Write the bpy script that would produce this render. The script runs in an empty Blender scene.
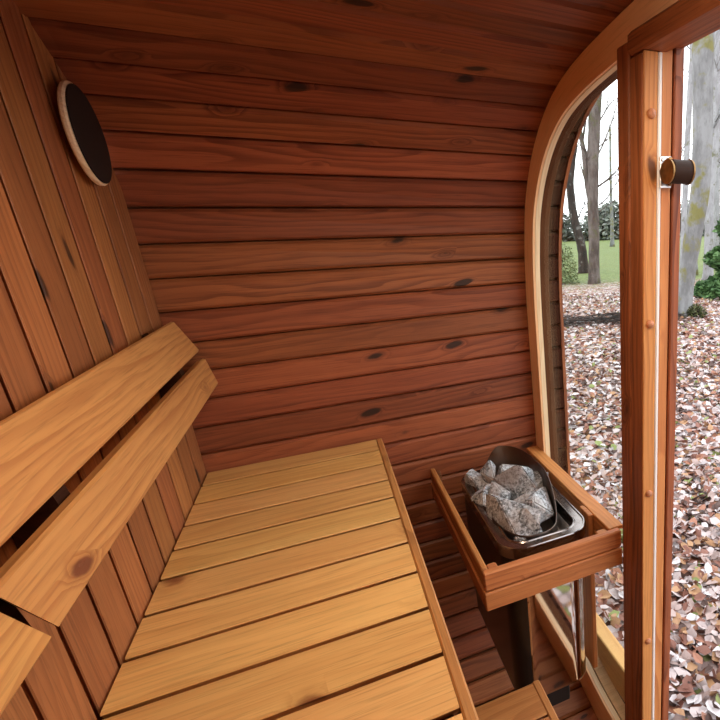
import bpy, bmesh, math, random
from mathutils import Vector, Matrix, Euler, noise
random.seed(7)
SC = bpy.context.scene
COL = SC.collection
S = 0.62            # metres per drawing unit
Z0 = 2.75           # drawing z of the barrel's lowest inner point
def W(p): return Vector((p[0]*S, p[1]*S, (p[2]+Z0)*S))

# ---------------------------------------------------------------- camera, sky, added fill lamp, exposure
cam = bpy.data.cameras.new('camera'); co = bpy.data.objects.new('camera', cam); COL.objects.link(co)
cam.sensor_width = 36; cam.sensor_fit = 'HORIZONTAL'; cam.lens = 36*508.86/720
cam.shift_x = -(569.96-360)/720; cam.shift_y = (396.37-360)/720
cam.clip_start = 0.02; cam.clip_end = 500
R0 = Vector((0.89963, -0.17431, 0.40035)); R1 = Vector((-0.43452, -0.26675, 0.86025)); R2 = Vector((-0.04316, -0.94787, -0.31572))
# columns of the fitted rotation are world axes seen by the camera; its rows are the camera axes in the world
rx = Vector((0.8996280, -0.4345190, -0.0431587)); ry = Vector((-0.1743148, -0.2667540, -0.9478696)); rz = Vector((0.4003546, 0.8602532, -0.3157224))
m = Matrix((rx, -ry, -rz)).transposed().to_4x4(); m.translation = W((0, 0, 0)); co.matrix_world = m
SC.camera = co
wd = bpy.data.worlds.new('overcast'); SC.world = wd; wd.use_nodes = True
bg = wd.node_tree.nodes['Background']; bg.inputs[0].default_value = (0.96, 0.97, 1.0, 1); bg.inputs[1].default_value = 3.1
FILL_POWER = 125.0  # strength of the added interior fill lamp
LIP_X, LIP_Y = 0.450, 0.482  # hood edges, shaped to keep the fill light off the ceiling
FILL_COL = (1.0, 0.84, 0.64)
SC.view_settings.view_transform = 'Standard'; SC.view_settings.look = 'None'
SC.view_settings.exposure = 0.0; SC.view_settings.gamma = 1.0; SC.view_settings.use_curve_mapping = False

# ---------------------------------------------------------------- node helpers
class NT:
    def __init__(s, name):
        s.m = bpy.data.materials.new(name); s.m.use_nodes = True; s.t = s.m.node_tree; s.n = s.t.nodes
        s.b = s.n['Principled BSDF']; s.out = s.n['Material Output']
    def new(s, t, **k):
        n = s.n.new(t)
        for a, v in k.items(): setattr(n, a, v)
        return n
    def link(s, a, b): s.t.links.new(a, b)
    def put(s, sock, v):
        if hasattr(v, 'is_output'): s.link(v, sock)
        else: sock.default_value = v
    def math(s, op, a, b=0.0, c=0.0, clamp=False):
        n = s.new('ShaderNodeMath', operation=op, use_clamp=clamp)
        s.put(n.inputs[0], a); s.put(n.inputs[1], b); s.put(n.inputs[2], c); return n.outputs[0]
    def smooth(s, v, lo, hi, a=0.0, b=1.0):
        n = s.new('ShaderNodeMapRange', interpolation_type='SMOOTHSTEP')
        s.put(n.inputs[0], v); n.inputs[1].default_value = lo; n.inputs[2].default_value = hi
        n.inputs[3].default_value = a; n.inputs[4].default_value = b; return n.outputs[0]
    def mix(s, f, a, b, mode='MIX'):
        n = s.new('ShaderNodeMix', data_type='RGBA', blend_type=mode)
        s.put(n.inputs[0], f); s.put(n.inputs[6], a); s.put(n.inputs[7], b); return n.outputs[2]
    def xyz(s, x, y, z):
        n = s.new('ShaderNodeCombineXYZ'); s.put(n.inputs[0], x); s.put(n.inputs[1], y); s.put(n.inputs[2], z); return n.outputs[0]
    def noise(s, vec, scale, detail=3, rough=0.55, dist=0.0):
        n = s.new('ShaderNodeTexNoise'); s.put(n.inputs['Vector'], vec); n.inputs['Scale'].default_value = scale
        n.inputs['Detail'].default_value = detail; n.inputs['Roughness'].default_value = rough; n.inputs['Distortion'].default_value = dist
        return n.outputs[0]
    def voro(s, vec, scale, feat='F1'):
        n = s.new('ShaderNodeTexVoronoi', feature=feat); s.put(n.inputs['Vector'], vec); n.inputs['Scale'].default_value = scale
        return n
    def ramp(s, f, stops, interp='LINEAR'):
        n = s.new('ShaderNodeValToRGB'); s.put(n.inputs[0], f); r = n.color_ramp; r.interpolation = interp
        while len(r.elements) < len(stops): r.elements.new(0.5)
        for e, (p, c) in zip(r.elements, stops): e.position = p; e.color = (*c, 1)
        return n.outputs[0]
    def bump(s, h, strength, dist=0.002):
        n = s.new('ShaderNodeBump'); n.inputs['Strength'].default_value = strength; n.inputs['Distance'].default_value = dist
        s.put(n.inputs['Height'], h); s.link(n.outputs[0], s.b.inputs['Normal'])
def c4(c): return (*c, 1)

def wood(name, early, late, knot, grain=0.5, knots=0.45, tone=0.22, rough=0.5, freq=46.0, spec=0.35, streak=0.25):
    t = NT(name)
    a = t.new('ShaderNodeAttribute', attribute_name='grain'); r = t.new('ShaderNodeAttribute', attribute_name='rnd')
    sp = t.new('ShaderNodeSeparateXYZ'); t.link(a.outputs['Vector'], sp.inputs[0]); u, v, w = sp.outputs
    rnd = r.outputs['Fac']
    n1 = t.noise(t.xyz(t.math('MULTIPLY', u, 1.1), t.math('MULTIPLY', v, 6), t.math('MULTIPLY', w, 6)), 1.0, 2.5)
    jit = t.noise(t.xyz(t.math('MULTIPLY', u, 26), t.math('MULTIPLY', v, 60), t.math('MULTIPLY', w, 60)), 1.0, 2)
    # knots: cells along the board, only some of them live; slightly ragged outline
    ku = t.math('ADD', t.math('MULTIPLY', u, 6.0), t.math('MULTIPLY', v, 5.0))
    vo = t.voro(t.xyz(ku, t.math('MULTIPLY', v, 13.0), t.math('MULTIPLY', w, 3.0)), 1.0)
    d = t.math('ADD', vo.outputs['Distance'], t.math('MULTIPLY', t.math('SUBTRACT', jit, 0.5), 0.10))
    cs = t.new('ShaderNodeSeparateColor'); t.link(vo.outputs['Color'], cs.inputs[0])
    live = t.math('GREATER_THAN', cs.outputs[0], 1.0-knots)
    size = t.math('ADD', 0.5, t.math('MULTIPLY', cs.outputs[1], 0.9))
    dk = t.math('DIVIDE', d, size)
    kcore = t.math('MULTIPLY', t.smooth(dk, 0.11, 0.165, 1, 0), live)
    khalo = t.math("MULTIPLY", t.smooth(d, 0.10, 0.32, 1, 0), live)
    kwarp = t.math('MULTIPLY', t.smooth(d, 0.0, 0.33, 1, 0), live)
    ring = t.math('ADD', t.math('ADD', t.math('MULTIPLY', v, freq), t.math('MULTIPLY', w, freq*0.55)),
                  t.math('ADD', t.math('MULTIPLY', n1, 9.0), t.math('MULTIPLY', kwarp, 3.2)))
    saw = t.math('FRACT', ring)
    lw = t.math('MULTIPLY', t.smooth(saw, 0.25, 0.92), t.smooth(saw, 0.93, 1.0, 1, 0))
    amp = t.smooth(t.noise(t.xyz(t.math('MULTIPLY', u, 1.6), t.math('MULTIPLY', v, 16), w), 1.0, 2), 0.3, 0.7, 0.25, 1.0)
    lw = t.math('MULTIPLY', lw, amp)
    fine = t.noise(t.xyz(t.math('MULTIPLY', u, 9), t.math('MULTIPLY', v, 260), t.math('MULTIPLY', w, 260)), 1.0, 3, 0.6)
    broad = t.noise(t.xyz(t.math('MULTIPLY', u, 2.2), t.math('MULTIPLY', v, 14), t.math('MULTIPLY', w, 14)), 1.0, 3, 0.6)
    c = t.mix(t.math('MULTIPLY', lw, grain), c4(early), c4(late))
    c = t.mix(t.smooth(broad, 0.35, 0.75, 0.0, 0.38), c, c4(late))
    c = t.mix(t.smooth(fine, 0.45, 0.85, 0.0, streak*1.6), c, c4(tuple(x*0.55 for x in late)))
    c = t.mix(t.math('MULTIPLY', khalo, 0.55), c, c4(tuple(x*0.75 for x in late)))
    c = t.mix(t.math('MULTIPLY', kcore, 0.92), c, c4(knot))
    hs = t.new('ShaderNodeHueSaturation'); t.link(c, hs.inputs['Color'])
    t.put(hs.inputs['Value'], t.math('ADD', 1.0-tone/2, t.math('MULTIPLY', rnd, tone)))
    t.put(hs.inputs['Hue'], t.math('ADD', 0.494, t.math('MULTIPLY', t.math('FRACT', t.math('MULTIPLY', rnd, 7.3)), 0.012)))
    t.link(hs.outputs[0], t.b.inputs['Base Color'])
    t.put(t.b.inputs['Roughness'], t.math('ADD', rough, t.math('MULTIPLY', fine, 0.12)))
    t.b.inputs['Specular IOR Level'].default_value = spec
    t.bump(t.math('ADD', t.math('MULTIPLY', lw, 0.6), fine), 0.25, 0.0012)
    return t.m

def plain(name, col, rough=0.5, metal=0.0, spec=0.5, var=0.0, scale=20, bump=0.0):
    t = NT(name)
    if var or bump:
        g = t.new('ShaderNodeTexCoord').outputs['Object']; n = t.noise(g, scale, 4, 0.6)
        if var: t.link(t.mix(t.smooth(n, 0.3, 0.7), c4(tuple(x*(1-var) for x in col)), c4(tuple(min(1, x*(1+var)) for x in col))), t.b.inputs['Base Color'])
        else: t.b.inputs['Base Color'].default_value = c4(col)
        if bump: t.bump(n, bump, 0.003)
    else: t.b.inputs['Base Color'].default_value = c4(col)
    t.b.inputs['Roughness'].default_value = rough; t.b.inputs['Metallic'].default_value = metal
    t.b.inputs['Specular IOR Level'].default_value = spec
    return t.m

M = {}
M['shell'] = wood('reddish_barrel_planks', (0.36, 0.108, 0.042), (0.155, 0.039, 0.016), (0.030, 0.014, 0.008), 0.85, 0.62, 0.46, 0.44, streak=0.42)
M['end'] = wood('brown_wall_planks', (0.42, 0.155, 0.050), (0.23, 0.070, 0.022), (0.06, 0.022, 0.009), 0.75, 0.50, 0.32, 0.5, streak=0.4)
M['bench'] = wood('honey_bench_slats', (0.86, 0.50, 0.17), (0.62, 0.27, 0.075), (0.24, 0.075, 0.024), 0.62, 0.60, 0.18, 0.42, streak=0.36)
M['nosing'] = wood('orange_bench_edge', (0.60, 0.26, 0.085), (0.26, 0.085, 0.026), (0.12, 0.04, 0.015), 1.0, 0.15, 0.12, 0.45, 58, streak=0.4)
M['back'] = wood('honey_backrest', (0.61, 0.295, 0.088), (0.39, 0.14, 0.037), (0.17, 0.05, 0.018), 0.72, 0.36, 0.12, 0.45, 60, streak=0.36)
M['guard'] = wood('orange_rails', (0.56, 0.22, 0.068), (0.36, 0.11, 0.032), (0.12, 0.04, 0.015), 0.85, 0.22, 0.14, 0.48, 55, streak=0.4)
M['ring'] = wood('orange_arch_trim', (0.95, 0.58, 0.31), (0.86, 0.44, 0.20), (0.34, 0.11, 0.04), 0.3, 0.0, 0.1, 0.5, 30)
M['pale'] = wood('pale_cut_pine', (0.88, 0.70, 0.46), (0.70, 0.46, 0.24), (0.3, 0.15, 0.06), 0.6, 0.0, 0.1, 0.6, 80)
M['dark'] = wood('dark_stained_pine', (0.23, 0.090, 0.032), (0.12, 0.038, 0.015), (0.03, 0.015, 0.01), 0.5, 0.2, 0.2, 0.5)
M['post'] = wood('red_brown_post', (0.38, 0.120, 0.042), (0.13, 0.033, 0.012), (0.05, 0.02, 0.01), 1.0, 0.3, 0.08, 0.5, 62, 0.35, 0.5)
M['jamb'] = wood('orange_jamb', (0.66, 0.28, 0.085), (0.42, 0.13, 0.035), (0.12, 0.04, 0.015), 0.7, 0.2, 0.1, 0.5, 80)
M['rail'] = wood('yellow_rail', (0.74, 0.44, 0.16), (0.54, 0.26, 0.08), (0.3, 0.12, 0.04), 0.45, 0.1, 0.1, 0.5)
M['sillw'] = wood('tan_sill', (0.72, 0.47, 0.25), (0.52, 0.30, 0.13), (0.3, 0.12, 0.04), 0.5, 0.1, 0.1, 0.55)
M['black'] = plain('black_face', (0.016, 0.011, 0.009), 0.65, 0.0, 0.25)
M['seal'] = plain('white_seal', (0.85, 0.83, 0.80), 0.4)
M['plug'] = plain('pinkish_wood_plug', (0.50, 0.20, 0.09), 0.45, var=0.2, scale=120)
M['brass'] = plain('aged_brass', (0.30, 0.17, 0.065), 0.36, 0.9, var=0.2, scale=90)
M['zinc'] = plain('zinc_plate', (0.72, 0.72, 0.71), 0.3, 1.0)
M['knob'] = plain('dark_brown_wood', (0.032, 0.014, 0.008), 0.6, 0.0, 0.2)
M['screw'] = plain('screw_steel', (0.5, 0.48, 0.45), 0.35, 1.0)
def glassmat():
    t = NT('window_glass'); tr = t.new('ShaderNodeBsdfTransparent'); gl = t.new('ShaderNodeBsdfGlossy'); gl.inputs['Roughness'].default_value = 0.02
    tr.inputs[0].default_value = (0.96, 0.98, 0.97, 1)
    fr = t.new('ShaderNodeLayerWeight'); fr.inputs[0].default_value = 0.5; mx = t.new('ShaderNodeMixShader')
    t.put(mx.inputs[0], t.math('ADD', 0.025, t.math('MULTIPLY', t.math('POWER', fr.outputs['Facing'], 5.0), 0.25))); t.link(tr.outputs[0], mx.inputs[1]); t.link(gl.outputs[0], mx.inputs[2])
    t.link(mx.outputs[0], t.out.inputs[0]); return t.m
M['glass'] = glassmat()
def steel(name, col, rough, dirt):
    t = NT(name); g = t.new('ShaderNodeTexCoord').outputs['Object']
    n = t.noise(g, 14, 5, 0.65); n2 = t.noise(g, 55, 3, 0.6)
    t.link(t.mix(t.smooth(n, 0.45, 0.75, 0, dirt), c4(col), c4((0.16, 0.09, 0.06))), t.b.inputs['Base Color'])
    t.put(t.b.inputs['Roughness'], t.math('ADD', rough, t.math('MULTIPLY', t.smooth(n2, 0.4, 0.8), dirt*0.4)))
    t.b.inputs['Metallic'].default_value = 1.0; return t.m
M['mirror'] = steel('polished_heater_steel', (0.55, 0.50, 0.47), 0.04, 0.06)
M['tray'] = steel('brushed_tray_steel', (0.78, 0.75, 0.71), 0.28, 0.15)
M['basket'] = steel('sooty_steel', (0.16, 0.13, 0.115), 0.34, 0.7)
M['rim'] = steel('black_chrome_rim', (0.30, 0.27, 0.26), 0.16, 0.25)
def stonemat():
    t = NT('grey_speckled_stone'); g = t.new('ShaderNodeTexCoord').outputs['Object']
    n = t.math('ADD', t.math('MULTIPLY', t.noise(g, 120, 4, 0.8), .62), t.math('MULTIPLY', t.noise(g, 16, 3, 0.7), .38)); n2 = t.noise(g, 9, 3, 0.6); v = t.voro(g, 170)
    c = t.ramp(n, [(0.36, (0.035, 0.035, 0.037)), (0.46, (0.26, 0.28, 0.30)), (0.54, (0.70, 0.76, 0.82)), (0.64, (0.90, 0.94, 0.98))])
    oi = t.new('ShaderNodeObjectInfo').outputs['Random']
    c = t.mix(t.smooth(t.math('ADD', n2, t.math('MULTIPLY', oi, 0.18)), 0.54, 0.76, 0, 0.6), c, c4((0.26, 0.17, 0.12)))
    c = t.mix(t.smooth(v.outputs['Distance'], 0.0, 0.25, 0.5, 0), c, c4((0.03, 0.03, 0.03)))
    t.link(c, t.b.inputs['Base Color']); t.b.inputs['Roughness'].default_value = 0.62; t.bump(n, 0.55, 0.004); return t.m
M['stone'] = stonemat()

# ---------------------------------------------------------------- mesh helpers
GRAV = [0]
class MB:
    """collects boxes, prisms and tubes (drawing units) into one mesh with a grain direction per board"""
    def __init__(s): s.v = []; s.f = []; s.g = []; s.r = []
    def raw(s, verts, faces, grain, rnd=None):
        o = len(s.v); rnd = random.random() if rnd is None else rnd
        off = Vector((random.uniform(0, 60), random.uniform(0, 60), random.uniform(0, 60)))
        s.v += [Vector(p) for p in verts]; s.f += [[i+o for i in f] for f in faces]
        s.g += [Vector(g)*S + off for g in grain]; s.r += [rnd]*len(verts)
    def prism(s, prof, a0, a1, axis, rnd=None, slant=None):
        """prof: outline in the two other axes (in x,y,z order); extruded from a0 to a1 along axis"""
        n = len(prof); vs = []; gs = []
        for k, a in enumerate((a0, a1)):
            for (p, q) in prof:
                aa = a + (slant(p, q, k) if slant else 0)
                vs.append({'x': (aa, p, q), 'y': (p, aa, q), 'z': (p, q, aa)}[axis])
                gs.append((aa, q, p) if axis != 'z' else (aa, q, p))
        fs = [[i, (i+1) % n, n+(i+1) % n, n+i] for i in range(n)] + [list(range(n))[::-1], list(range(n, 2*n))]
        s.raw(vs, fs, gs, rnd)
    def box(s, x0, x1, y0, y1, z0, z1, axis='x', c=0.006, rnd=None):
        lim = {'x': (y0, y1, z0, z1, x0, x1), 'y': (x0, x1, z0, z1, y0, y1), 'z': (x0, x1, y0, y1, z0, z1)}[axis]
        p0, p1, q0, q1, a0, a1 = lim
        c = min(c, (p1-p0)/3, (q1-q0)/3)
        prof = [(p0+c, q0), (p1-c, q0), (p1, q0+c), (p1, q1-c), (p1-c, q1), (p0+c, q1), (p0, q1-c), (p0, q0+c)]
        n = 8; e = min(c, (a1-a0)/3)*0.8; cx, cy = (p0+p1)/2, (q0+q1)/2
        def shrink(p, q): return (p - math.copysign(min(e, abs(p-cx)), p-cx), q - math.copysign(min(e, abs(q-cy)), q-cy))
        rings = [(a0, [shrink(*t) for t in prof]), (a0+e, prof), (a1-e, prof), (a1, [shrink(*t) for t in prof])]
        vs = []; gs = []
        for a, pr in rings:
            for (p, q) in pr:
                vs.append({'x': (a, p, q), 'y': (p, a, q), 'z': (p, q, a)}[axis]); gs.append((a, p, q) if (p1-p0) >= (q1-q0) else (a, q, p))
        fs = []
        for k in range(3):
            for i in range(n): fs.append([k*n+i, k*n+(i+1) % n, (k+1)*n+(i+1) % n, (k+1)*n+i])
        fs += [list(range(n))[::-1], list(range(3*n, 4*n))]
        s.raw(vs, fs, gs, rnd)
    def tube(s, pts, rads, n=8, cap=True, jig=0.0):
        pts = [Vector(p) for p in pts]; vs = []; gs = []; L = 0; fs = []
        for i, p in enumerate(pts):
            if i: L += (p-pts[i-1]).length
            d = (pts[min(i+1, len(pts)-1)]-pts[max(i-1, 0)]).normalized()
            a = d.orthogonal().normalized() if i == 0 else (a - d*a.dot(d)).normalized()
            b = d.cross(a)
            for k in range(n):
                th = 2*math.pi*k/n; r = rads[i]*(1+random.uniform(-jig, jig))
                vs.append(p + a*math.cos(th)*r + b*math.sin(th)*r); gs.append((L, th*rads[0], 0))
        for i in range(len(pts)-1):
            for k in range(n): fs.append([i*n+k, i*n+(k+1) % n, (i+1)*n+(k+1) % n, (i+1)*n+k])
        if cap: fs += [list(range(n))[::-1], list(range((len(pts)-1)*n, len(pts)*n))]
        s.raw(vs, fs, gs)
    def build(s, name, mat, parent=None, smooth=False, metres=False):
        conv = (lambda p: p.copy()) if metres else W
        vw = [conv(p) for p in s.v]
        me = bpy.data.meshes.new(name)
        if parent is None:
            lo = Vector([min(p[i] for p in vw) for i in range(3)]); hi = Vector([max(p[i] for p in vw) for i in range(3)])
            org = Vector(((lo.x+hi.x)/2, (lo.y+hi.y)/2, lo.z))
        else: org = wloc(parent)
        me.from_pydata([p-org for p in vw], [], s.f); me.update()
        bm = bmesh.new(); bm.from_mesh(me); bmesh.ops.recalc_face_normals(bm, faces=bm.faces); bm.to_mesh(me); bm.free()
        at = me.attributes.new('grain', 'FLOAT_VECTOR', 'POINT'); at.data.foreach_set('vector', [c for g in s.g for c in g])
        at = me.attributes.new('rnd', 'FLOAT', 'POINT'); at.data.foreach_set('value', s.r)
        if smooth:
            for p in me.polygons: p.use_smooth = True
        o = bpy.data.objects.new(name, me); COL.objects.link(o); me.materials.append(M[mat] if isinstance(mat, str) else mat)
        if parent is None: o.location = org
        else: o.parent = parent
        return o
def wloc(o):
    p = o.location.copy()
    while o.parent: o = o.parent; p += o.location
    return p
def empty(name, u, metres=False):
    o = bpy.data.objects.new(name, None); COL.objects.link(o); o.empty_display_size = 0.05
    o.location = Vector(u) if metres else W(u); return o
def tag(o, label, cat, group=None, kind=None):
    o['label'] = label; o['category'] = cat
    if group: o['group'] = group
    if kind: o['kind'] = kind
    return o
def struct(o, label=None):
    o['kind'] = 'structure'
    if label: o['label'] = label
    return o

# ---------------------------------------------------------------- barrel profile (y, z) on the front (R) and rear (L) end
YC = 1.15
RT = [(1.15, .668), (1.45, .656), (1.64, .638), (1.80, .620), (1.96, .598), (2.12, .562), (2.255, .503), (2.395, .400), (2.514, .272), (2.60, .095), (2.645, -.10), (2.665, -.35), (2.665, -.406)]
LT = [(1.15, .77), (1.5, .76), (1.8, .735), (2.0, .705), (2.2, .655), (2.27, .61), (2.38, .547), (2.52, .455), (2.62, .33), (2.665, .157), (2.672, .02), (2.665, -.3), (2.665, -.406)]
RB = [(2.665, -.406)] + [(y, -2.14-z) for (y, z) in [(1.15, .620), (1.47, .612), (1.64, .602), (1.78, .594), (1.93, .578), (2.11, .540), (2.27, .482), (2.40, .388), (2.514, .270), (2.60, .095), (2.645, -.10), (2.665, -.35), (2.665, -.406)][::-1]]
LB = RB
def resample(P, n):
    s = [0]
    for i in range(1, len(P)): s.append(s[-1]+math.dist(P[i], P[i-1]))
    out = []
    for k in range(n+1):
        t = s[-1]*k/n; i = 1
        while i < len(s)-1 and s[i] < t: i += 1
        f = (t-s[i-1])/(s[i]-s[i-1]); out.append(tuple(P[i-1][j]+f*(P[i][j]-P[i-1][j]) for j in (0, 1)))
    return out
NU, ND = 17, 27
def half(top, bot): return resample(top, NU) + resample(bot, ND)[1:]       # apex -> far wall -> lowest point
HR, HL = half(RT, RB), half(LT, LB)
def mirror(h): return [(2*YC-y, z) for (y, z) in h]
XL, XR = -0.72, 1.037
def lerp(a, b, t): return tuple(a[i]+(b[i]-a[i])*t for i in range(len(a)))
def plank_shell(pairs, name, mat='shell', ends=None):
    """each pair: ((ya,za),(yb,zb)) on L and on R; one board with chamfered edges"""
    mb = MB(); th, ch = 0.055, 0.012
    for (aL, bL, aR, bR) in pairs:
        secs = []
        for x, a, b in ([(XL, aL, bL), (-0.6, aL, bL), (1.0, aR, bR), (XR, aR, bR)] if ends is None else [(e, aR, bR) for e in ends]):
            d = Vector((b[0]-a[0], b[1]-a[1])); L = d.length; d /= L
            nrm = Vector((-d.y, d.x)); mid = Vector(((a[0]+b[0])/2-YC, (a[1]+b[1])/2+1.07))
            if nrm.dot(mid) < 0: nrm = -nrm          # outward
            A = Vector(a); g = 0.0025
            pr = [A+nrm*.04, A+d*.0035+nrm*ch, A+d*(.0035+ch), A+d*(L-.0035-ch), A+d*(L-.0035)+nrm*ch, A+d*L+nrm*.04, A+d*L+nrm*th, A+nrm*th]
            secs.append((x, pr, L))
        vs = []; gs = []; n = 8
        for x, pr, L in secs:
            for k, p in enumerate(pr):
                vs.append((x, p.x, p.y)); gs.append((x, (0, 0, .012, L-.012, L, L, L, 0)[k], (.04, .012, 0, 0, .012, .04, th, th)[k]))
        fs = []
        for j in range(len(secs)-1):
            for i in range(n): fs.append([j*n+i, j*n+(i+1) % n, (j+1)*n+(i+1) % n, (j+1)*n+i])
        fs += [list(range(n)), list(range((len(secs)-1)*n, len(secs)*n))]
        mb.raw(vs, fs, gs)
    return struct(mb.build(name, mat))
def pairs(h1, h2, i0, i1): return [(h1[i], h1[i+1], h2[i], h2[i+1]) for i in range(i0, i1)]
NEL, NER = mirror(HL), mirror(HR)
NT_ = NU+ND
plank_shell(pairs(HL, HR, 6, NU+17), 'wall_far')
plank_shell(pairs(HL, HR, 0, 6) + pairs(NEL, NER, 0, 6), 'ceiling')
plank_shell(pairs(NEL, NER, 6, NU+17), 'wall_near')
plank_shell(pairs(HL, HR, NU+17, NT_) + pairs(NEL, NER, NU+17, NT_), 'floor', 'end')

M['dark_boards'] = wood('very_dark_boards', (0.050, 0.017, 0.008), (0.024, 0.008, 0.004), (0.02, 0.01, 0.008), 0.5, 0.2, 0.3, 0.7, spec=0.08)  # one very dark brown for the overhang boards and backrest brackets
plank_shell(pairs(HL, HR, 0, NT_) + pairs(NEL, NER, 0, NT_), 'trim_3', 'dark_boards', (1.0375, 1.2))
# outer weather skin around the planks
def shell_skin():
    mb = MB(); vs = []; fs = []; LL = HL + mirror(HL)[::-1][1:-1]; RR = HR + mirror(HR)[::-1][1:-1]; n = len(LL)
    def off(L, i, o):
        a, b = L[i-1], L[(i+1) % n]; d = Vector((b[0]-a[0], b[1]-a[1])).normalized(); nr = Vector((-d.y, d.x))
        if nr.dot(Vector((L[i][0]-YC, L[i][1]+1.07))) < 0: nr = -nr
        return (L[i][0]+nr.x*o, L[i][1]+nr.y*o)
    for i in range(n):
        for x, L, o in ((XL, LL, .05), (1.2, RR, .05), (1.2, RR, .07), (XL, LL, .07)): vs.append((x, *off(L, i, o)))
    for i in range(n):
        j = (i+1) % n
        for k in range(4): fs.append([i*4+k, i*4+(k+1) % 4, j*4+(k+1) % 4, j*4+k])
    mb.raw(vs, fs, vs, .5); return struct(mb.build('roof', 'dark'))
shell_skin()

# rear end wall: upright boards, cut to the barrel outline
def ztop(y, h): 
    y = abs(y-YC)+YC
    pts = h[:NU+4]
    for a, b in zip(pts, pts[1:]):
        if a[0] <= y <= b[0]: return a[1]+(b[1]-a[1])*(y-a[0])/(b[0]-a[0]+1e-9)
    return 0.0
def zbot(y, h):
    y = abs(y-YC)+YC; pts = HR[NU:]
    for a, b in zip(pts, pts[1:]):
        if b[0] <= y <= a[0] and a[1] < -1.5: return a[1]+(b[1]-a[1])*(y-a[0])/(b[0]-a[0]-1e-9)
    return -1.7
mb = MB(); XW = -0.63; pitch = 0.1545; y = 2.664
while y > -0.36:
    y0, y1 = max(y-pitch, -0.36), y
    ch, g = 0.005, 0.001
    ys = [y0, y0+.001, y0+.019, y0+.009, y0+.011, y1-.011, y1-.009, y1-.019, y1-.001, y1]
    xs = [XW-.040, XW-.036, XW-.012, XW-.003, XW, XW, XW-.003, XW-.012, XW-.036, XW-.040]
    vs = []; gs = []
    for end in (0, 1):
        for yy, xx in list(zip(ys, xs))+[(ys[9], XW-0.05), (ys[0], XW-0.05)]:
            z = (zbot(yy, HL)-0.01) if end == 0 else (ztop(yy, HL)+0.015)
            vs.append((xx, yy, z)); gs.append((z, yy, xx))
    fs = [[i, (i+1) % 12, 12+(i+1) % 12, 12+i] for i in range(12)]+[list(range(12)), list(range(12, 24))]
    mb.raw(vs, fs, gs); y -= pitch
struct(mb.build('wall_left', 'end'))

# ---------------------------------------------------------------- front arch trim (a ring of three bands) and outer ring
def loop_of(h): return [p for p in h] + [p for p in mirror(h)[::-1]][1:-1]
RING = loop_of(half([RT[0]]+RT[1:], RB))
def smooth_loop(L, it=2):
    for _ in range(it):
        out = []
        for i in range(len(L)):
            a, b = L[i], L[(i+1) % len(L)]
            out += [lerp(a, b, .25), lerp(a, b, .75)]
        L = out
    return L
RING = smooth_loop(RING, 2)
def offset(L, fn):
    out = []; n = len(L)
    for i in range(n):
        a, b = L[i-1], L[(i+1) % n]; d = Vector((b[0]-a[0], b[1]-a[1])).normalized(); nr = Vector((-d.y, d.x))
        if nr.dot(Vector((YC-L[i][0], -1.07-L[i][1]))) < 0: nr = -nr
        o = fn(L[i][1]); out.append((L[i][0]+nr.x*o, L[i][1]+nr.y*o))
    return out
def sm(t): t = max(0, min(1, t)); return t*t*(3-2*t)
inset = lambda z: 0.122 + 0.085*sm((-2.25-z)/0.3)
def ring_mesh(name, mat, x0, x1, fo, fi, parent=None, lab=None):
    O, I = offset(RING, fo), offset(RING, fi); n = len(RING); vs = []; gs = []; L = 0
    for i in range(n):
        if i: L += math.dist(RING[i], RING[i-1])
        for (x, P, w) in ((x0, O, 0), (x0, I, .12), (x1, I, .12), (x1, O, 0)):
            vs.append((x, *P[i])); gs.append((L, w, x))
    fs = []
    for i in range(n):
        j = (i+1) % n
        for k in range(4): fs.append([i*4+k, i*4+(k+1) % 4, j*4+(k+1) % 4, j*4+k])
    mb = MB(); mb.raw(vs, fs, gs, 0.5); return mb.build(name, mat, parent)
arch = struct(ring_mesh('trim_1', 'ring', 1.0, 1.012, lambda z: 0.004, lambda z: inset(z)))
ring_mesh('pale_rim', 'pale', 1.0125, 1.038, lambda z: 0.004, lambda z: inset(z)+0.002, arch)['label'] = 'pale unvarnished cut edge'
M['band'] = wood('dark_oiled_band', (0.12, 0.045, 0.018), (0.06, 0.02, 0.009), (0.03, 0.015, 0.01), 0.6, 0.0, 0.2, 0.65, spec=0.1)
ring_mesh('outer_band', 'band', 1.0385, 1.09, lambda z: -0.01, lambda z: inset(z)-0.004, arch)['label'] = 'darker brown outer band'
struct(ring_mesh('trim_2', 'post', 1.2, 1.218, lambda z: -0.05, lambda z: 0.006))

# ---------------------------------------------------------------- windows and doorway
def inner_curve(): return offset(RING, lambda z: inset(z)-0.02)
IC = inner_curve()
def pane(ya, yb, name, parent):
    pts = [p for p in IC if ya <= p[0] <= yb]
    cen = ((ya+yb)/2, -1.07)
    top = sorted([p for p in pts if p[1] > cen[1]], key=lambda p: p[0]); bot = sorted([p for p in pts if p[1] <= cen[1]], key=lambda p: -p[0])
    if ya < YC and yb < YC: pass
    prof = top+bot
    mb = MB(); mb.prism(prof, 1.052, 1.062, 'x'); return mb.build(name, 'glass', parent)
w1 = struct(empty('window_1', (1.05, 2.0, -2.55))); pane(1.56, 2.7, 'pane', w1)
mb = MB(); mb.box(1.10, 1.183, 1.55, 2.50, -2.50, -2.28, 'y'); mb.build('bottom_rail', 'rail', w1)
SP = sorted([p for p in offset(RING, lambda z: inset(z)) if 1.57 < p[0] < 2.36 and p[1] < -2.2])
mb = MB(); mb.prism([(y, z+.003) for y, z in SP]+[(y, z+.016) for y, z in SP[::-1]], 1.0405, 1.098, 'x'); mb.build('sill', 'sillw', w1)
w2 = struct(empty('window_2', (1.05, 0.0, -2.55))); pane(-0.4, 0.25, 'pane', w2)
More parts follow.
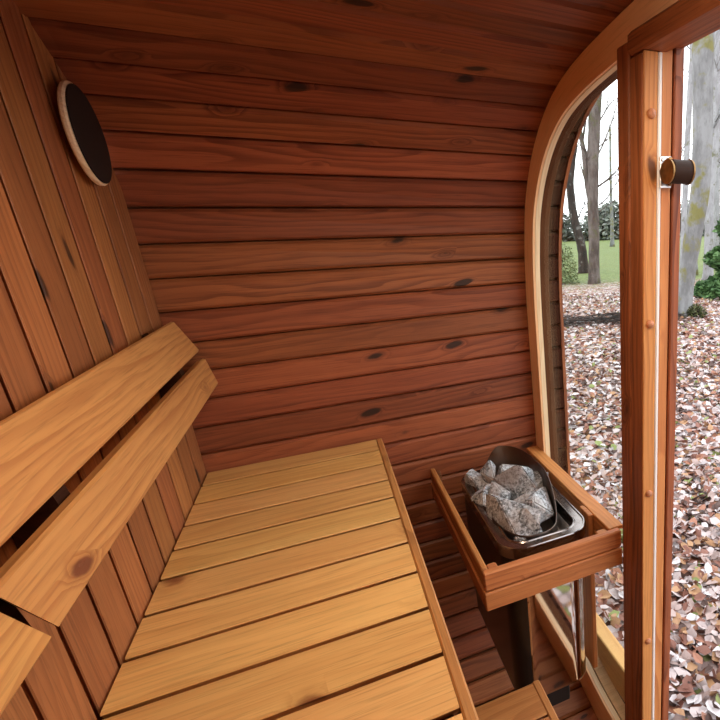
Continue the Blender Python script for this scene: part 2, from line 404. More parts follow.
mb = MB(); mb.box(1.10, 1.183, -0.2, 0.26, -2.50, -2.28, 'y'); mb.build('bottom_rail', 'rail', w2)

d1 = struct(empty('door_1', (1.03, 0.9, -2.75)))
def door_post(yi, sgn, plugs):
    """yi: face towards the doorway; sgn +1 when the post lies on the far side of the doorway"""
    Y = lambda a: sorted((yi, yi+sgn*a))
    mb = MB(); a, b = Y(0.080); mb.box(0.97, 1.022, a, b, -2.56, 0.484, 'z', 0.008, 0.5); p = mb.build('post', 'post', d1)
    mb = MB(); a, b = sorted((yi+sgn*0.081, yi+sgn*0.154)); mb.box(0.97, 1.022, a, b, -2.56, 0.53, 'z', 0.005, 0.35); mb.build('post_strip', 'post', p)
    mb = MB(); a, b = sorted((yi-sgn*0.004, yi+sgn*0.004)); mb.box(0.971, 1.021, a, b, -2.55, 0.483, 'z', 0.002, 0.8); mb.build('jamb_face', 'jamb', p)
    mb = MB(); a, b = sorted((yi-sgn*0.006, yi+sgn*0.02)); mb.box(1.0225, 1.036, a, b, -2.55, 0.483, 'z', 0.003); mb.build('seal_strip', 'seal', d1)
    mb = MB(); a, b = Y(0.15); mb.box(1.037, 1.078, a, b, -2.55, 0.50, 'z', 0.004, 0.6); mb.build('jamb', 'jamb', d1)
    mb = MB(); a, b = Y(0.16); mb.box(1.086, 1.122, a, b, -2.60, 0.52, 'z', 0.004, 0.3); mb.build('outer_jamb', 'post', d1)
    for z in plugs:
        mb = MB(); c = Vector((0.9965, yi-sgn*0.004, z)); rings = [(0, .0145), (-sgn*.006, .0145), (-sgn*.011, .009), (-sgn*.0125, .001)]
        n = 14; vs = []; gs = []; fs = []
        for (dy, r) in rings:
            for k in range(n): t = 2*math.pi*k/n; q = c+Vector((math.cos(t)*r, dy, math.sin(t)*r)); vs.append(q); gs.append(q)
        for j in range(3):
            for k in range(n): fs.append([j*n+k, j*n+(k+1) % n, (j+1)*n+(k+1) % n, (j+1)*n+k])
        mb.raw(vs, fs, gs); mb.build('screw_plug', 'plug', p, smooth=True)
    return p
PY = 1.465
door_post(PY, 1, (0.317, -0.331, -0.99, -1.707)); door_post(0.30, -1, ())
mb = MB(); mb.box(0.955, 1.066, 0.16, 1.536, 0.485, 0.548, 'y', 0.012, 0.5); mb.build('lintel', 'post', d1)
mb = MB(); mb.box(1.067, 1.122, 0.16, 1.62, 0.50, 0.56, 'y', 0.01, 0.5); mb.build('outer_lintel', 'post', d1)

def disc_x(mb, c, r, x0, x1, n=40, bev=0.004, axis='x', dome=0.0):
    vs = []; gs = []; fs = []
    prof = [(x0, r-bev), (x0+bev, r), (x1-bev, r), (x1, r-bev)]
    for (x, rr) in prof:
        for k in range(n):
            t = 2*math.pi*k/n; p = (x, c[0]+rr*math.cos(t), c[1]+rr*math.sin(t)) if axis == 'x' else ((c[0]+rr*math.cos(t), x, c[1]+rr*math.sin(t)) if axis == 'y' else (c[0]+rr*math.cos(t), c[1]+rr*math.sin(t), x))
            vs.append(p); gs.append((p[1], p[2], p[0]))
    for j in range(3):
        for k in range(n): fs.append([j*n+k, j*n+(k+1) % n, (j+1)*n+(k+1) % n, (j+1)*n+k])
    fs += [list(range(n))[::-1], list(range(3*n, 4*n))]
    mb.raw(vs, fs, gs, 0.7)
# roller catch of the door, on the jamb
lt = empty('latch', (1.05, PY-0.01, 0.15)); lt.parent = d1; lt.location = lt.location - d1.location
mb = MB(); mb.box(1.026, 1.070, PY-0.014, PY-0.0065, 0.105, 0.198, 'z', 0.002); mb.build('plate', 'zinc', lt)
mb = MB(); mb.box(1.052, 1.066, PY-0.026, PY-0.0145, 0.11, 0.195, 'z', 0.004); mb.build('strap', 'brass', lt)
mb = MB(); mb.tube([(1.026, PY-.048, .150), (1.032, PY-.048, .150)], [.036, .036], 32); mb.build('brass_disc', 'brass', lt)
mb = MB(); mb.tube([(1.0325, PY-.048, .150), (1.04, PY-.049, .150), (1.105, PY-.056, .147), (1.112, PY-.057, .147)], [.03, .035, .035, .030], 32); mb.build('roller', 'knob', lt)
mb = MB(); mb.tube([(1.101, PY-.0555, .1472), (1.106, PY-.056, .147)], [.0375, .0375], 32); mb.build('end_ring', 'brass', lt)
mb = MB()
for z in (.116, .188): mb.tube([(1.034, PY-.0135, z), (1.034, PY-.018, z)], [.006, .005], 10)
mb.build('screw', 'screw', lt)

# ---------------------------------------------------------------- bench
def slat(mb, x0, x1, y0, y1, z0, z1):
    c = .004
    mb.prism([(y0, z1-c), (y0+c, z1), (y1-c, z1), (y1, z1-c), (y1-.026, z0), (y0+.026, z0)], x0, x1, 'x')
b = empty('bench', (-0.25, 1.2, -2.6)); tag(b, 'long upper bench of honey coloured slats along the plank end wall', 'bench')
mb = MB(); seams = [2.655, 2.498, 2.320, 2.137, 1.967, 1.787, 1.610, 1.432, 1.252, 1.067] + [1.067-.178*k for k in range(1, 8)]
for y1, y0 in zip(seams, seams[1:]): slat(mb, -0.622, 0.1115, y0+.0075, y1-.0075, -1.045, -1.0)
mb.build('seat_slats', 'bench', b)
mb = MB(); mb.box(0.113, 0.142, -0.19, 2.652, -1.10, -0.9995, 'y', 0.005, 0.4); mb.build('front_edge', 'nosing', b)
for x in (-0.58, 0.03):
    mb = MB(); mb.box(x, x+.07, -0.19, 2.65, -1.14, -1.046, 'y'); mb.build('bearer', 'dark', b)
for (x, y) in ((0.03, 2.2), (0.03, 0.1), (-0.58, 2.2), (-0.58, 0.1)):
    mb = MB(); mb.box(x, x+.07, y, y+.07, zbot(y if y > YC else 2*YC-y, HR)+0.03, -1.141, 'z'); mb.build('leg', 'dark', b)

# lower step
s_ = empty('step', (0.3, 0.9, -2.7)); tag(s_, 'low slatted step below the bench, beside the heater', 'step')
mb = MB(); y1 = 1.655
for k in range(8): slat(mb, 0.02, 0.5225, y1-.178*(k+1)+.005, y1-.178*k-.005, -1.925, -1.88)
mb.build('seat_slats', 'guard', s_)
mb = MB(); mb.box(0.524, 0.556, 0.23, 1.656, -1.97, -1.8795, 'y', 0.005); mb.build('front_edge', 'guard', s_)
for (x, y) in ((0.44, 0.4), (0.05, 0.4), (0.05, 1.3), (0.44, 1.3)):
    mb = MB(); mb.box(x, x+.07, y, y+.07, zbot(y, HR)+0.012, -1.926, 'z'); mb.build('leg', 'dark', s_)

# ---------------------------------------------------------------- backrest
br = empty('backrest', (-0.56, 1.5, -0.62)); tag(br, 'two row wooden backrest of wide boards leaning against the end wall', 'backrest')
def lean_board(top, bot, y0, y1, name, s0=0.0, s1=0.0, th=0.032):
    (xt, zt), (xb, zb) = top, bot; d = Vector((xt-xb, zt-zb)); L = d.length; d /= L; n = Vector((-d.y, d.x))
    if n.x > 0: n = -n
    A, B = Vector((xb, zb)), Vector((xt, zt)); c = 0.006
    pr = [A+d*c, B-d*c, B+n*c, B+n*(th-c), B-d*c+n*th, A+d*c+n*th, A+n*(th-c), A+n*c]
    vs = []; gs = []
    for k, (y, sl) in enumerate(((y0, s0), (y1, s1))):
        for p in pr:
            f = (p.y-zb)/(zt-zb); yy = y+sl*f+(p-A).dot(n)*(1.1 if k == 0 else -1.1)
            vs.append((p.x, yy, p.y)); gs.append((yy, f*L, (p-A).dot(n)))
    fs = [[i, (i+1) % 8, 8+(i+1) % 8, 8+i] for i in range(8)]+[list(range(8)), list(range(8, 16))]
    mb = MB(); mb.raw(vs, fs, gs); return mb.build(name, 'back', br)
UT, UB, LT_, LB_ = (-0.586, -0.300), (-0.523, -0.437), (-0.513, -0.470), (-0.488, -0.594)
lean_board(UT, UB, 0.45, 2.632, 'board'); lean_board(LT_, LB_, 0.99, 2.632, 'board', -0.06); lean_board(LT_, LB_, -0.1, 0.965, 'board', 0, -0.06)
lean_board(UT, UB, -0.1, 0.435, 'board')
for y in (2.35, 1.25, 0.95, 0.2):
    mb = MB(); mb.prism([(-0.628, -0.62), (-0.526, -0.60), (-0.548, -0.46), (-0.622, -0.31), (-0.628, -0.31)], y, y+.055, 'y'); mb.build('bracket', 'dark_boards', br)

# ---------------------------------------------------------------- round vent on the end wall
v = empty('air_vent', (-0.628, 2.30, 0.19)); tag(v, 'round dark vent disc with pale rim high on the end wall', 'vent')
mb = MB(); disc_x(mb, (2.30, .345), .150, -0.606, -0.588, 56, 0.005); mb.build('rim', 'pale', v)
mb = MB(); disc_x(mb, (2.30, .345), .143, -0.5875, -0.584, 56, 0.003); mb.build('face', 'black', v)
mb = MB(); disc_x(mb, (2.30, .345), .08, -0.629, -0.6065, 32, 0.003); mb.build('collar', 'dark', v)

# ---------------------------------------------------------------- heater guard
g = empty('heater_guard', (0.66, 2.1, -2.1)); tag(g, 'waist high wooden rail frame around the heater', 'rail')
for z0, z1 in ((-1.318, -1.237), (-1.405, -1.322)):
    o = 0.006 if z0 < -1.35 else 0
    mb = MB(); mb.box(0.361-o, 0.386, 1.655, 2.656, z0, z1, 'y', 0.005); mb.build('side_rail', 'guard', g)
    mb = MB(); mb.box(0.361-o, 0.968, 1.620-o, 1.652, z0, z1, 'x', 0.005); mb.build('front_rail', 'guard', g)
    mb = MB(); mb.box(0.926, 0.969, 1.655, 2.56, z0, min(z1, -1.256), 'y', 0.005); mb.build('side_rail', 'guard', g)
mb = MB(); mb.box(0.926, 0.997, 1.656, 2.64, -1.2555, -1.237, 'y', 0.003); mb.build('top_cap', 'jamb', g)
for (x0, x1, y0, y1) in ((0.388, 0.43, 1.655, 1.70), (0.875, 0.924, 1.655, 1.69), (0.388, 0.41, 2.60, 2.65)):
    mb = MB(); mb.box(x0, x1, y0, y1, -1.33, -1.25, 'z'); mb.build('corner_block', 'guard' if y0 < 2 else 'dark', g)
mb = MB(); mb.box(0.898, 0.922, 1.79, 1.885, -2.12, -1.235, 'z', 0.004); mb.build('hanging_leg', 'guard', g)

# ---------------------------------------------------------------- heater
h = empty('sauna_heater', (0.68, 2.1, -2.07)); tag(h, 'polished black steel sauna heater with rounded corners filled with stones', 'heater')
def rrect(x0, x1, y0, y1, r, n=12):
    out = []
    for cx, cy, a0 in ((x1-r, y0+r, -90), (x1-r, y1-r, 0), (x0+r, y1-r, 90), (x0+r, y0+r, 180)):
        a = math.radians(a0); out.append((cx+r*math.cos(a)+.012*math.sin(a), cy+r*math.sin(a)-.012*math.cos(a)))
        for k in range(n+1):
            a = math.radians(a0+90*k/n); out.append((cx+r*math.cos(a), cy+r*math.sin(a)))
        out.append((cx+r*math.cos(a)-.012*math.sin(a), cy+r*math.sin(a)+.012*math.cos(a)))
    return out
def loft(mb, rings, close_top=False, close_bot=False):
    n = len(rings[0][1]); vs = []; gs = []; fs = []
    for z, P in rings:
        for p in P: vs.append((p[0], p[1], p[2] if len(p) > 2 else z)); gs.append((p[0], p[1], z))
    for j in range(len(rings)-1):
        for k in range(n): fs.append([j*n+k, j*n+(k+1) % n, (j+1)*n+(k+1) % n, (j+1)*n+k])
    if close_bot: fs.append(list(range(n))[::-1])
    if close_top: fs.append(list(range((len(rings)-1)*n, len(rings)*n)))
    mb.raw(vs, fs, gs)
hx0, hx1, hy0, hy1 = 0.482, 0.882, 1.722, 2.52
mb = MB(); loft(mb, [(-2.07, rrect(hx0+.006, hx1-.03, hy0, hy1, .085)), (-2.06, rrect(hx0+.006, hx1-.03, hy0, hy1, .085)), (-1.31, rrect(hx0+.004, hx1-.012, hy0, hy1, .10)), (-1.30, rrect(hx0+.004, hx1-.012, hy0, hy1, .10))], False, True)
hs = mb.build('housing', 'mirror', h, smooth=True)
M['dark_side'] = plain('dark_reflection_side', (0.012, 0.010, 0.009), 0.28)  # dark reflection of the under-bench space, painted onto the heater's side and back
hs.data.materials.append(M['dark_side'])
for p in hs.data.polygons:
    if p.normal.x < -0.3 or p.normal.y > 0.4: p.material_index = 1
def rr_in(d): return rrect(hx0-.006+d, hx1+.004-d, hy0-.006+d, hy1+.004-d, max(.05, .112-d*.8))
mb = MB(); loft(mb, [(-1.30, rr_in(0)), (-1.250, rr_in(0)), (-1.246, rr_in(.003)), (-1.246, rr_in(.008)), (-1.252, rr_in(.011)), (-1.252, rr_in(.042)), (-1.248, rr_in(.046)), (-1.248, rr_in(.050)), (-1.31, rr_in(.052))]); mb.build('rim', 'rim', h, smooth=False)
mb = MB(); loft(mb, [(-1.305, rr_in(.0535)), (-1.335, rr_in(.085))], False, False)
n_ = len(rr_in(0)); mb.f.append(list(range(len(mb.v)-n_, len(mb.v)))); mb.build('inner_tray', 'tray', h, smooth=False)
mb = MB(); mb.box(0.60, 0.735, 1.728, 2.0, -2.17, -2.0715, 'x', 0.008); mb.build('underside_shade_box', 'black', h)  # black box standing in for the shade beneath the heater
def basket(zlift, ro, nn=48):
    out = []
    for k in range(nn):
        t = 2*math.pi*k/nn; c, s2 = math.cos(t), math.sin(t)
        e = 2.6; q = (abs(c)**e+abs(s2)**e)**(-1/e)
        x = 0.658+(0.150+ro)*q*c; y = 2.110+(0.332+ro)*q*s2
        lift = 0.150*sm((c*0.9+s2*0.62-0.02)/0.85)
        out.append((x, y, -1.245+lift*zlift if zlift else -1.39))
    return out
mb = MB(); loft(mb, [(0, basket(0, 0)), (0, basket(1, 0)), (0, [(p[0], p[1], p[2]+.003) for p in basket(1, -.002)]), (0, basket(1, -.006)), (0, basket(0, -.006))]); mb.build('stone_basket', 'basket', h, smooth=True)

# stones lying in the basket
def stone(name, u, r, sq, seed, label):
    rr = random.Random(seed); bm = bmesh.new()
    for _ in range(10):
        d = Vector((rr.gauss(0, 1), rr.gauss(0, 1), rr.gauss(0, 1))).normalized()*rr.uniform(.92, 1.25)
        bm.verts.new(Vector((d.x*sq[0], d.y*sq[1], d.z*sq[2]))*r*S)
    res = bmesh.ops.convex_hull(bm, input=bm.verts)
    bmesh.ops.delete(bm, geom=list({e for e in res['geom_interior']+res['geom_unused'] if isinstance(e, bmesh.types.BMVert)}), context='VERTS')
    bmesh.ops.bevel(bm, geom=list(bm.edges), offset=0.0035, segments=2, affect='EDGES', clamp_overlap=True)
    bmesh.ops.triangulate(bm, faces=bm.faces)
    for vv in bm.verts: vv.co += Vector((noise.noise(vv.co*60+Vector((seed, 0, 0))), noise.noise(vv.co*60+Vector((0, seed, 0))), noise.noise(vv.co*60)))*0.0022
    me = bpy.data.meshes.new(name); bm.to_mesh(me); bm.free(); me.materials.append(M['stone'])
    o = bpy.data.objects.new(name, me); COL.objects.link(o); o.location = W(u); o.rotation_euler = (rr.uniform(0, 6), rr.uniform(0, 6), rr.uniform(0, 6))
    return tag(o, label, 'stone', 'sauna stones in the heater')
stone('stone', (0.564, 2.375, -1.251), 0.099, (1, 1, .75), 1, 'pale grey stone at the far left corner of the heater')
stone('stone', (0.607, 2.316, -1.181), 0.067, (.7, .7, 1.3), 12, 'small dark stone standing upright at the back of the heap')
stone('stone', (0.689, 2.165, -1.211), 0.122, (1, 1, .8), 3, 'big pale rounded stone in the middle of the heap')
stone('stone', (0.575, 1.954, -1.231), 0.133, (.75, 1.25, .8), 4, 'largest mottled brownish stone at the front of the heap')
stone('stone', (0.644, 1.857, -1.271), 0.102, (1.15, .8, .7), 5, 'bluish grey wedge of stone against the front rim')
stone('stone', (0.738, 1.965, -1.231), 0.102, (.9, 1, .9), 6, 'dark grey angular stone at the right of the heap')
stone('stone', (0.769, 2.116, -1.231), 0.093, (1.2, .9, .7), 7, 'brownish flat stone against the tall side of the basket')
stone('stone', (0.544, 2.197, -1.276), 0.099, (.8, 1, .8), 8, 'brown stone low along the left rim')
stone('stone', (0.587, 2.143, -1.221), 0.070, (1, 1, 1), 9, 'small whitish stone between the bigger stones')
stone('stone', (0.678, 2.024, -1.306), 0.139, (1, 1.2, .5), 10, 'half buried stone under the dark angular one')
stone('stone', (0.706, 2.327, -1.286), 0.122, (1.1, .9, .7), 11, 'half hidden stone at the back of the basket')

# ---------------------------------------------------------------- added fill lamp to brighten the interior, out of view above the frame
lamp = empty('fill_lamp', (0.28, 0.85, 0.44)); tag(lamp, 'added hooded fill lamp under the plank ceiling, out of view', 'lamp')
mb = MB(); mb.box(0.0, 0.56, 0.81, 0.89, 0.561, 0.615, 'x', 0.004); mb.build('base', 'dark', lamp)
mb = MB(); mb.box(0.0, 0.56, 0.75, 0.95, 0.545, 0.56, 'x', 0.003)
for y in (0.75, 0.94): mb.box(0.0, 0.56, y, y+.01, LIP_Y, 0.5445, 'x', 0.002)
for x, lz in ((0.0, LIP_X), (0.55, 0.534)): mb.box(x, x+.01, 0.7605, 0.9395, lz, 0.5445, 'y', 0.002)
mb.build('shade', 'dark', lamp)
t = NT('fill_glow'); t.b.inputs['Base Color'].default_value = (1, .9, .8, 1); t.b.inputs['Emission Color'].default_value = (*FILL_COL, 1); t.b.inputs['Emission Strength'].default_value = FILL_POWER; M['glow'] = t.m
mb = MB(); mb.tube([(0.04, 0.85, .505), (0.52, 0.85, .505)], [.026, .026], 20); mb.build('fill_tube', 'glow', lamp, smooth=True)

# ---------------------------------------------------------------- outdoors (metres from here on)
GZ = -0.45
def groundmat():
    t = NT('leaf_litter'); g = t.new('ShaderNodeTexCoord').outputs['Object']
    sp = t.new('ShaderNodeSeparateXYZ'); g = t.new('ShaderNodeNewGeometry').outputs['Position']; t.link(g, sp.inputs[0])
    warp = t.new('ShaderNodeTexNoise'); t.link(g, warp.inputs['Vector']); warp.inputs['Scale'].default_value = 9
    wv = t.new('ShaderNodeVectorMath', operation='MULTIPLY_ADD'); t.link(warp.outputs['Color'], wv.inputs[0]); wv.inputs[1].default_value = (.09, .09, .09); t.link(g, wv.inputs[2])
    v = t.voro(wv.outputs[0], 15); cs = t.new('ShaderNodeSeparateColor'); t.link(v.outputs['Color'], cs.inputs[0])
    leaf = t.ramp(cs.outputs[0], LEAF, 'CONSTANT')
    leaf = t.mix(t.smooth(v.outputs['Distance'], .45, .8, 0, .6), leaf, c4((.05, .03, .025)))
    grass = t.ramp(t.noise(g, 6, 5, .7), [(.3, (0.078, 0.102, 0.030)), (.55, (0.150, 0.192, 0.066)), (.75, (0.216, 0.252, 0.102))])
    lim = t.math('SUBTRACT', t.math('ADD', t.math('MULTIPLY', sp.outputs[1], .87), t.math('MULTIPLY', sp.outputs[0], .5)), t.math('MULTIPLY', t.noise(g, .5, 3), 5.0))
    f = t.smooth(t.math('ADD', lim, t.math('MULTIPLY', cs.outputs[1], 2.0)), 17.3, 20.5)
    t.link(t.mix(f, leaf, grass), t.b.inputs['Base Color']); t.b.inputs['Roughness'].default_value = .8; t.b.inputs['Specular IOR Level'].default_value = .2
    t.bump(v.outputs['Distance'], .6, .02); return t.m
LEAF = [(0.0, (.19, .075, .05)), (.14, (.36, .265, .24)), (.30, (.29, .125, .075)), (.42, (.45, .375, .365)), (.62, (.065, .03, .022)), (.73, (.57, .53, .535)), (.87, (.36, .20, .10)), (.96, (.20, .23, .07))]
M['ground'] = groundmat()
mb = MB(); nx, ny = 90, 90; vs = []; fs = []
X0, X1, Y0, Y1 = -14, 150, -40, 190
def gh(x, y): return GZ + .06*noise.noise(Vector((x*.35, y*.35, 0))) + .03*noise.noise(Vector((x*1.3, y*1.3, 5)))
def gco(i, n, a, b):
    t = i/n*2-1; return (a+b)/2*0 + (8 if a == X0 else 8) + (abs(t)**2.6*math.copysign(1, t))*((b-8) if t > 0 else (8-a))
for j in range(ny+1):
    for i in range(nx+1): x, y = gco(i, nx, X0, X1), gco(j, ny, Y0, Y1); vs.append((x, y, gh(x, y)))
for j in range(ny):
    for i in range(nx): a = j*(nx+1)+i; fs.append([a, a+1, a+nx+2, a+nx+1])
mb.raw(vs, fs, [(0, 0, 0)]*len(vs)); gr = mb.build('ground', 'ground', None, True, True); struct(gr)

# fallen leaves
t = NT('fallen_leaf'); r_ = t.new('ShaderNodeAttribute', attribute_name='rnd'); t.link(t.ramp(r_.outputs['Fac'], LEAF, 'CONSTANT'), t.b.inputs['Base Color']); t.b.inputs['Roughness'].default_value = .6; M['leaf'] = t.m
rl = random.Random(3); mb = MB()
def leaf(mb, c, size, rr):
    e = Euler((rr.gauss(0, .45), rr.gauss(0, .45), rr.uniform(0, 6.28))).to_matrix(); curl = rr.uniform(-.35, .5); w = rr.uniform(.26, .42)
    P = [(-.5, 0, 0), (-.15, w, curl*.5), (.25, w*.75, curl*.6), (.55, 0, curl*.5), (.25, -w*.75, curl*.6), (-.15, -w, curl*.5), (0, 0, -.02)]
    o = len(mb.v); r = rr.random()
    mb.v += [c + e @ (Vector(p)*size) for p in P]; mb.g += [Vector((0, 0, 0))]*7; mb.r += [r]*7
    mb.f += [[o+i, o+(i+1) % 6, o+6] for i in range(6)]
def leaves(n, dmin, dmax, smin, smax):
    k = 0
    while k < n:
        d = math.sqrt(rl.uniform(dmin*dmin, dmax*dmax)); a = math.radians(rl.uniform(18, 72)); x, y = d*math.cos(a), d*math.sin(a)
        if x < .80 and y < 1.75: continue
        leaf(mb, Vector((x, y, gh(x, y)+rl.uniform(.005, .045))), rl.uniform(smin, smax), rl); k += 1
leaves(7500, .85, 4.5, .045, .10); leaves(10000, 4.5, 9, .055, .11); leaves(8000, 9, 17, .08, .13)
lv = mb.build('fallen_leaves', 'leaf', None, False, True); tag(lv, 'carpet of pale and russet fallen leaves on the ground outside', 'leaves', None, 'stuff')

# bark and foliage
def bark(name, a, b, moss, mf, scale=3.0):
    t = NT(name); g = t.new('ShaderNodeTexCoord').outputs['Object']; mp = t.new('ShaderNodeMapping'); t.link(g, mp.inputs[0]); mp.inputs[3].default_value = (1, 1, .35)
    n = t.noise(mp.outputs[0], scale, 6, .7); n2 = t.noise(g, scale*.9, 4, .6); n3 = t.noise(mp.outputs[0], scale*7, 3, .6)
    c = t.mix(t.smooth(n, .38, .62), c4(a), c4(b)); c = t.mix(t.smooth(n2, .58-mf*.2, .72-mf*.2), c, c4(moss)); c = t.mix(t.smooth(n3, .55, .8, 0, .5), c, c4(tuple(x*.4 for x in a)))
    t.link(c, t.b.inputs['Base Color']); t.b.inputs['Roughness'].default_value = .85; t.bump(n3, .5, .02); return t.m
M['bark_pale'] = bark('pale_mossy_bark', (0.132, 0.133, 0.133), (0.230, 0.237, 0.240), (0.153, 0.143, 0.044), .45, 2.4)
M['bark_white'] = bark('whitish_bark', (0.230, 0.229, 0.236), (0.320, 0.330, 0.339), (0.139, 0.143, 0.089), .1, 4)
M['bark_grey'] = bark('grey_brown_bark', (0.060, 0.043, 0.036), (0.150, 0.122, 0.110), (0.09, 0.085, 0.04), .2, 3)
M['bark_dark'] = bark('dark_brown_bark', (0.014, 0.010, 0.008), (0.040, 0.028, 0.023), (0.16, 0.15, 0.145), .12, 4)
def folmat(name, a, b):
    t = NT(name); r = t.new('ShaderNodeAttribute', attribute_name='rnd'); t.link(t.ramp(r.outputs['Fac'], [(0, a), (1, b)]), t.b.inputs['Base Color']); t.b.inputs['Roughness'].default_value = .65; return t.m
M['spruce'] = folmat('evergreen_needles', (0.035, 0.093, 0.030), (0.111, 0.215, 0.066))
M['brush'] = folmat('light_green_leaves', (0.13, 0.18, 0.07), (0.30, 0.36, 0.17))
M['hedge'] = folmat('hazy_grey_green_hedge', (0.14, 0.16, 0.135), (0.23, 0.255, 0.22))  # distance haze mixed into the foliage colour: pale, low contrast
M['moss'] = folmat('dark_moss', (0.035, 0.043, 0.011), (0.084, 0.093, 0.022))
def curve_pts(P, n):
    out = []
    for i in range(len(P)-1):
        p0, p1, p2, p3 = (Vector(P[max(i-1, 0)]), Vector(P[i]), Vector(P[i+1]), Vector(P[min(i+2, len(P)-1)]))
        for k in range(n):
            t = k/n; out.append(.5*((2*p1)+(p2-p0)*t+(2*p0-5*p1+4*p2-p3)*t*t+(3*p1-p0-3*p2+p3)*t**3))
    return out+[Vector(P[-1])]
def tree(P, r0, r1, mat, label, branches=(), group='bare trees in the woodland', flare=1.35, nb=0, seed=1):
    rr = random.Random(seed); pts = curve_pts(P, 4); n = len(pts); H = pts[-1].z-pts[0].z
    pts[0].z = GZ-.15
    rad = [(r0+(r1-r0)*i/(n-1))*(1+(flare-1)*math.exp(-(pts[i].z-GZ)/.35)) for i in range(n)]
    e = empty('bare_tree', (pts[0].x, pts[0].y, GZ), True); tag(e, label, 'tree', group)
    mb = MB(); mb.tube(pts, rad, 14, True, .05); mb.build('trunk', mat, e, True, True)
    br = list(branches)
    for _ in range(nb):
        i = rr.randrange(n//3, n-1); a = rr.uniform(0, 6.28); L = rr.uniform(1.0, 2.8); p = pts[i]; d = Vector((math.cos(a), math.sin(a), rr.uniform(.3, 1.0))).normalized()
        q = [p+d*L*f+Vector((rr.uniform(-.1, .1), rr.uniform(-.1, .1), .25*f*f*L)) for f in (0, .3, .6, 1)]; br.append((q, rad[i]*.22))
    for q, r in br:
        mb = MB(); c = curve_pts(q, 3); mb.tube(c, [max(.008, r*(1-.75*i/(len(c)-1))) for i in range(len(c))], 6)
        for _ in range(4):
            i = rr.randrange(2, len(c)-1); d = (c[i]-c[i-1]).normalized()+Vector((rr.uniform(-.9, .9), rr.uniform(-.9, .9), rr.uniform(0, .8))); L = rr.uniform(.3, .9)
            mb.tube([c[i], c[i]+d*L*.5, c[i]+d*L+Vector((0, 0, .1))], [r*.4, r*.3, .006], 5)
        mb.build('branch', mat, e, True, True)
    return e
tree([(11.57, 22.59, -.45), (11.54, 22.6, .26), (11.48, 22.63, .86), (11.33, 22.71, 1.55), (11.19, 22.78, 2.36), (11.13, 22.8, 3.11), (11.12, 22.81, 3.75), (11.29, 22.73, 5), (11.47, 22.64, 6.6), (11.6, 22.57, 8.13), (11.73, 22.5, 9.95)], .23, .14, 'bark_dark', 'dark leaning trunk seen through the arched window beside the grey one', nb=6, seed=2)
B = [([(9.98, 18.05, 4.17), (10.25, 17.9, 4.72), (10.45, 17.79, 5.23), (10.7, 17.64, 5.66)], .03), ([(9.99, 18.05, 4.4), (10.25, 17.9, 4.65), (10.63, 17.68, 5.02)], .025), ([(9.98, 18.05, 2.44), (10.25, 17.9, 2.68), (10.45, 17.79, 3.02), (10.67, 17.65, 3.28)], .03),
     ([(9.97, 18.06, 2.19), (10.27, 17.89, 2.43), (10.67, 17.65, 2.65)], .026), ([(9.97, 18.05, 5.16), (10.23, 17.91, 5.56), (10.39, 17.82, 5.81), (10.7, 17.63, 6.04)], .03), ([(9.74, 18.18, 2.5), (9.62, 18.24, 3.1), (9.52, 18.3, 4.36), (9.43, 18.35, 5.03), (9.46, 18.33, 5.99), (9.62, 18.24, 7.22)], .13)]
tree([(9.74, 18.18, -.45), (9.76, 18.17, .43), (9.79, 18.16, 1.37), (9.77, 18.17, 2.28), (9.78, 18.16, 2.98), (9.82, 18.14, 4.01), (9.88, 18.11, 5), (9.97, 18.06, 6.28), (10.02, 18.03, 7.19), (10.12, 17.97, 8.94)], .20, .24, 'bark_grey', 'stout grey brown trunk with side branches seen through the arched window', B, nb=5, seed=3)
tree([(7.7, 9.89, -.45), (7.71, 9.88, -.07), (7.76, 9.85, .51), (7.81, 9.8, 1.08), (7.88, 9.75, 1.73), (7.94, 9.71, 2.36), (7.95, 9.7, 3.17), (7.93, 9.71, 4.13), (7.91, 9.73, 5.04), (7.9, 9.74, 5.9), (7.88, 9.75, 8.5)], .185, .235, 'bark_pale', 'thick pale mossy trunk just right of the door post', nb=3, seed=4)
tree([(10.77, 13.91, -.45), (10.77, 13.91, .83), (10.78, 13.9, 2.35), (10.8, 13.89, 3.79), (10.83, 13.86, 5.4), (10.87, 13.83, 6.66), (10.87, 13.83, 9.5)], .10, .08, 'bark_white', 'slender white trunk rising left of the thick mossy trunk', nb=3, seed=5)
tree([(13.33, 15.66, -.45), (13.32, 15.67, 1.02), (13.3, 15.69, 2.42), (13.35, 15.64, 4.07), (13.37, 15.62, 5.63), (13.31, 15.68, 6.84), (13.34, 15.65, 9.5)], .18, .14, 'bark_white', 'whitish trunk behind the green bush at the right', nb=6, seed=6)
rt = random.Random(11)
far = [(20, 27), (16.5, 19.0), (24, 38), (15, 13), (19, 18), (26, 30), (30, 34), (13, 34), (22, 50), (28, 48), (9.5, 30), (16.6, 16.4), (14.2, 17.7), (18.2, 21.2), (16, 23.0), (23.5, 24)]
for i, (x, y) in enumerate(far):
    lean = rt.uniform(-.4, .4); H = rt.uniform(9, 13); r = rt.uniform(.10, .22)
    tree([(x, y, GZ), (x+lean*.2, y, 2.5), (x+lean*.6, y+.1, 6), (x+lean, y, H)], r, r*.5, ['bark_pale', 'bark_white', 'bark_grey'][i % 3], ['pale', 'whitish', 'grey brown'][i % 3]+' bare trunk standing farther back among the woodland trees', nb=7, seed=20+i, group=['pale', 'whitish', 'grey brown'][i % 3]+' trunks far back in the wood')

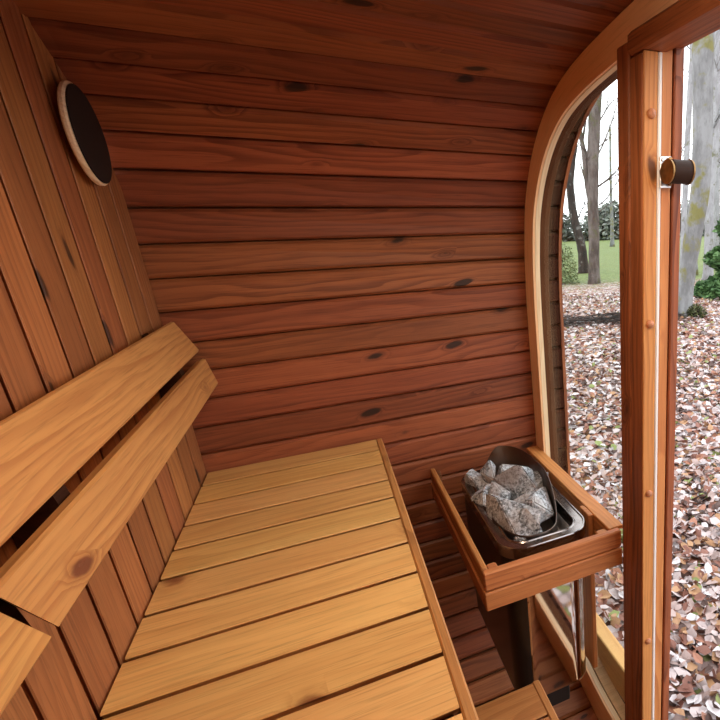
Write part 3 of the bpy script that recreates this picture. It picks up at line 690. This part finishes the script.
def bush(name, c, rad, n, size, mat, label, cat='bush', group=None, layered=False, seed=1):
    rr = random.Random(seed); mb = MB(); c = Vector(c)
    for _ in range(n):
        while True:
            p = Vector((rr.uniform(-1, 1), rr.uniform(-1, 1), rr.uniform(0, 1)))
            if layered:
                if math.hypot(p.x, p.y) < (1-p.z)*(.75+.35*math.sin(p.z*22)) + .03: break
            elif p.length < 1.0 and p.length > .35+.2*noise.noise(p*3): break
        q = c+Vector((p.x*rad[0], p.y*rad[1], p.z*rad[2])); s = size*rr.uniform(.6, 1.3)
        leaf(mb, q, s, rr)
    o = mb.build('foliage', mat, None, False, True); me = o.data; loc = o.location.copy()
    e = empty(name, c, True); tag(e, label, cat, group); o.parent = e; o.location = loc-c
    mb = MB()
    for k in range(4): a = k*1.6; mb.tube([c+Vector((0, 0, -.1)), c+Vector((math.cos(a)*rad[0]*.25, math.sin(a)*rad[1]*.25, rad[2]*.45)), c+Vector((math.cos(a)*rad[0]*.4, math.sin(a)*rad[1]*.4, rad[2]*.8))], [.04, .025, .01], 6)
    mb.build('stem', 'bark_dark', e, False, True); return e
bush('evergreen_shrub', (10.75, 11.75, GZ), (.95, .95, 3.1), 4200, .22, 'spruce', 'bright green evergreen bush at the right edge of the doorway view', layered=True, seed=1)
bush('evergreen_shrub', (13.2, 11.9, GZ), (1.2, 1.2, 2.6), 2600, .24, 'spruce', 'low broad evergreen behind the bright green bush', layered=True, seed=2)
bush('leafy_shrub', (8.80, 19.3, GZ), (.75, .75, 1.7), 1700, .11, 'brush', 'light green twiggy shrub beside the dark leaning trunk', seed=3)
for i, (x, y, rx_, h) in enumerate([(33, 78, 7, 5.2), (43, 73, 7, 5.6), (53, 66, 8, 5.2), (24, 84, 8, 5.5), (62, 58, 9, 6), (68, 46, 9, 6)]):
    bush('hedge_bush', (x, y, GZ), (rx_, 3.5, h), 2600, .75, 'hedge', ['grey green hedge clump far across the lawn behind the arched window trunks', 'tall hedge clump far off beside the door post', 'hedge clump far off hidden by the door post', 'leftmost far hedge clump', 'far hedge clump behind the mossy trunk', 'far hedge clump at the right of the doorway view'][i], 'bush', 'far hedge across the lawn', seed=40+i)
# moss cushion at the foot of the pale trunk and the pile of twigs
bush('moss_clump', (7.86, 9.62, GZ), (.28, .28, .30), 700, .06, 'moss', 'dark moss clump at the foot of the thick pale trunk', 'moss', seed=60)
rr = random.Random(9); mb = MB()
for _ in range(170):
    c = Vector((rr.uniform(4.6, 7.4), 0, 0)); c.y = 12.95-c.x*.43+rr.gauss(0, .25); c.z = gh(c.x, c.y)+abs(rr.gauss(.06, .06)); a = rr.gauss(-.4, .5); L = rr.uniform(.4, 1.3)
    d = Vector((math.cos(a), math.sin(a), rr.gauss(0, .10)))*L/2; mb.tube([c-d, c+Vector((0, 0, rr.uniform(0, .05))), c+d], [.012, .010, .004], 5)
tp = mb.build('brushwood_pile', 'bark_dark', None, False, True); tag(tp, 'low heap of cut brushwood lying on the leaves beyond the window', 'twigs', None, 'stuff')
# support cradle under the barrel
for x in (-0.3, 0.75):
    mb = MB(); mb.box(x, x+.12, 0.3, 2.0, -3.55, -2.80, 'y'); o = mb.build('cradle_beam', 'dark'); tag(o, 'dark timber cradle carrying the barrel '+('under its rear end' if x < 0 else 'under its front end'), 'beam', 'barrel cradle beams')
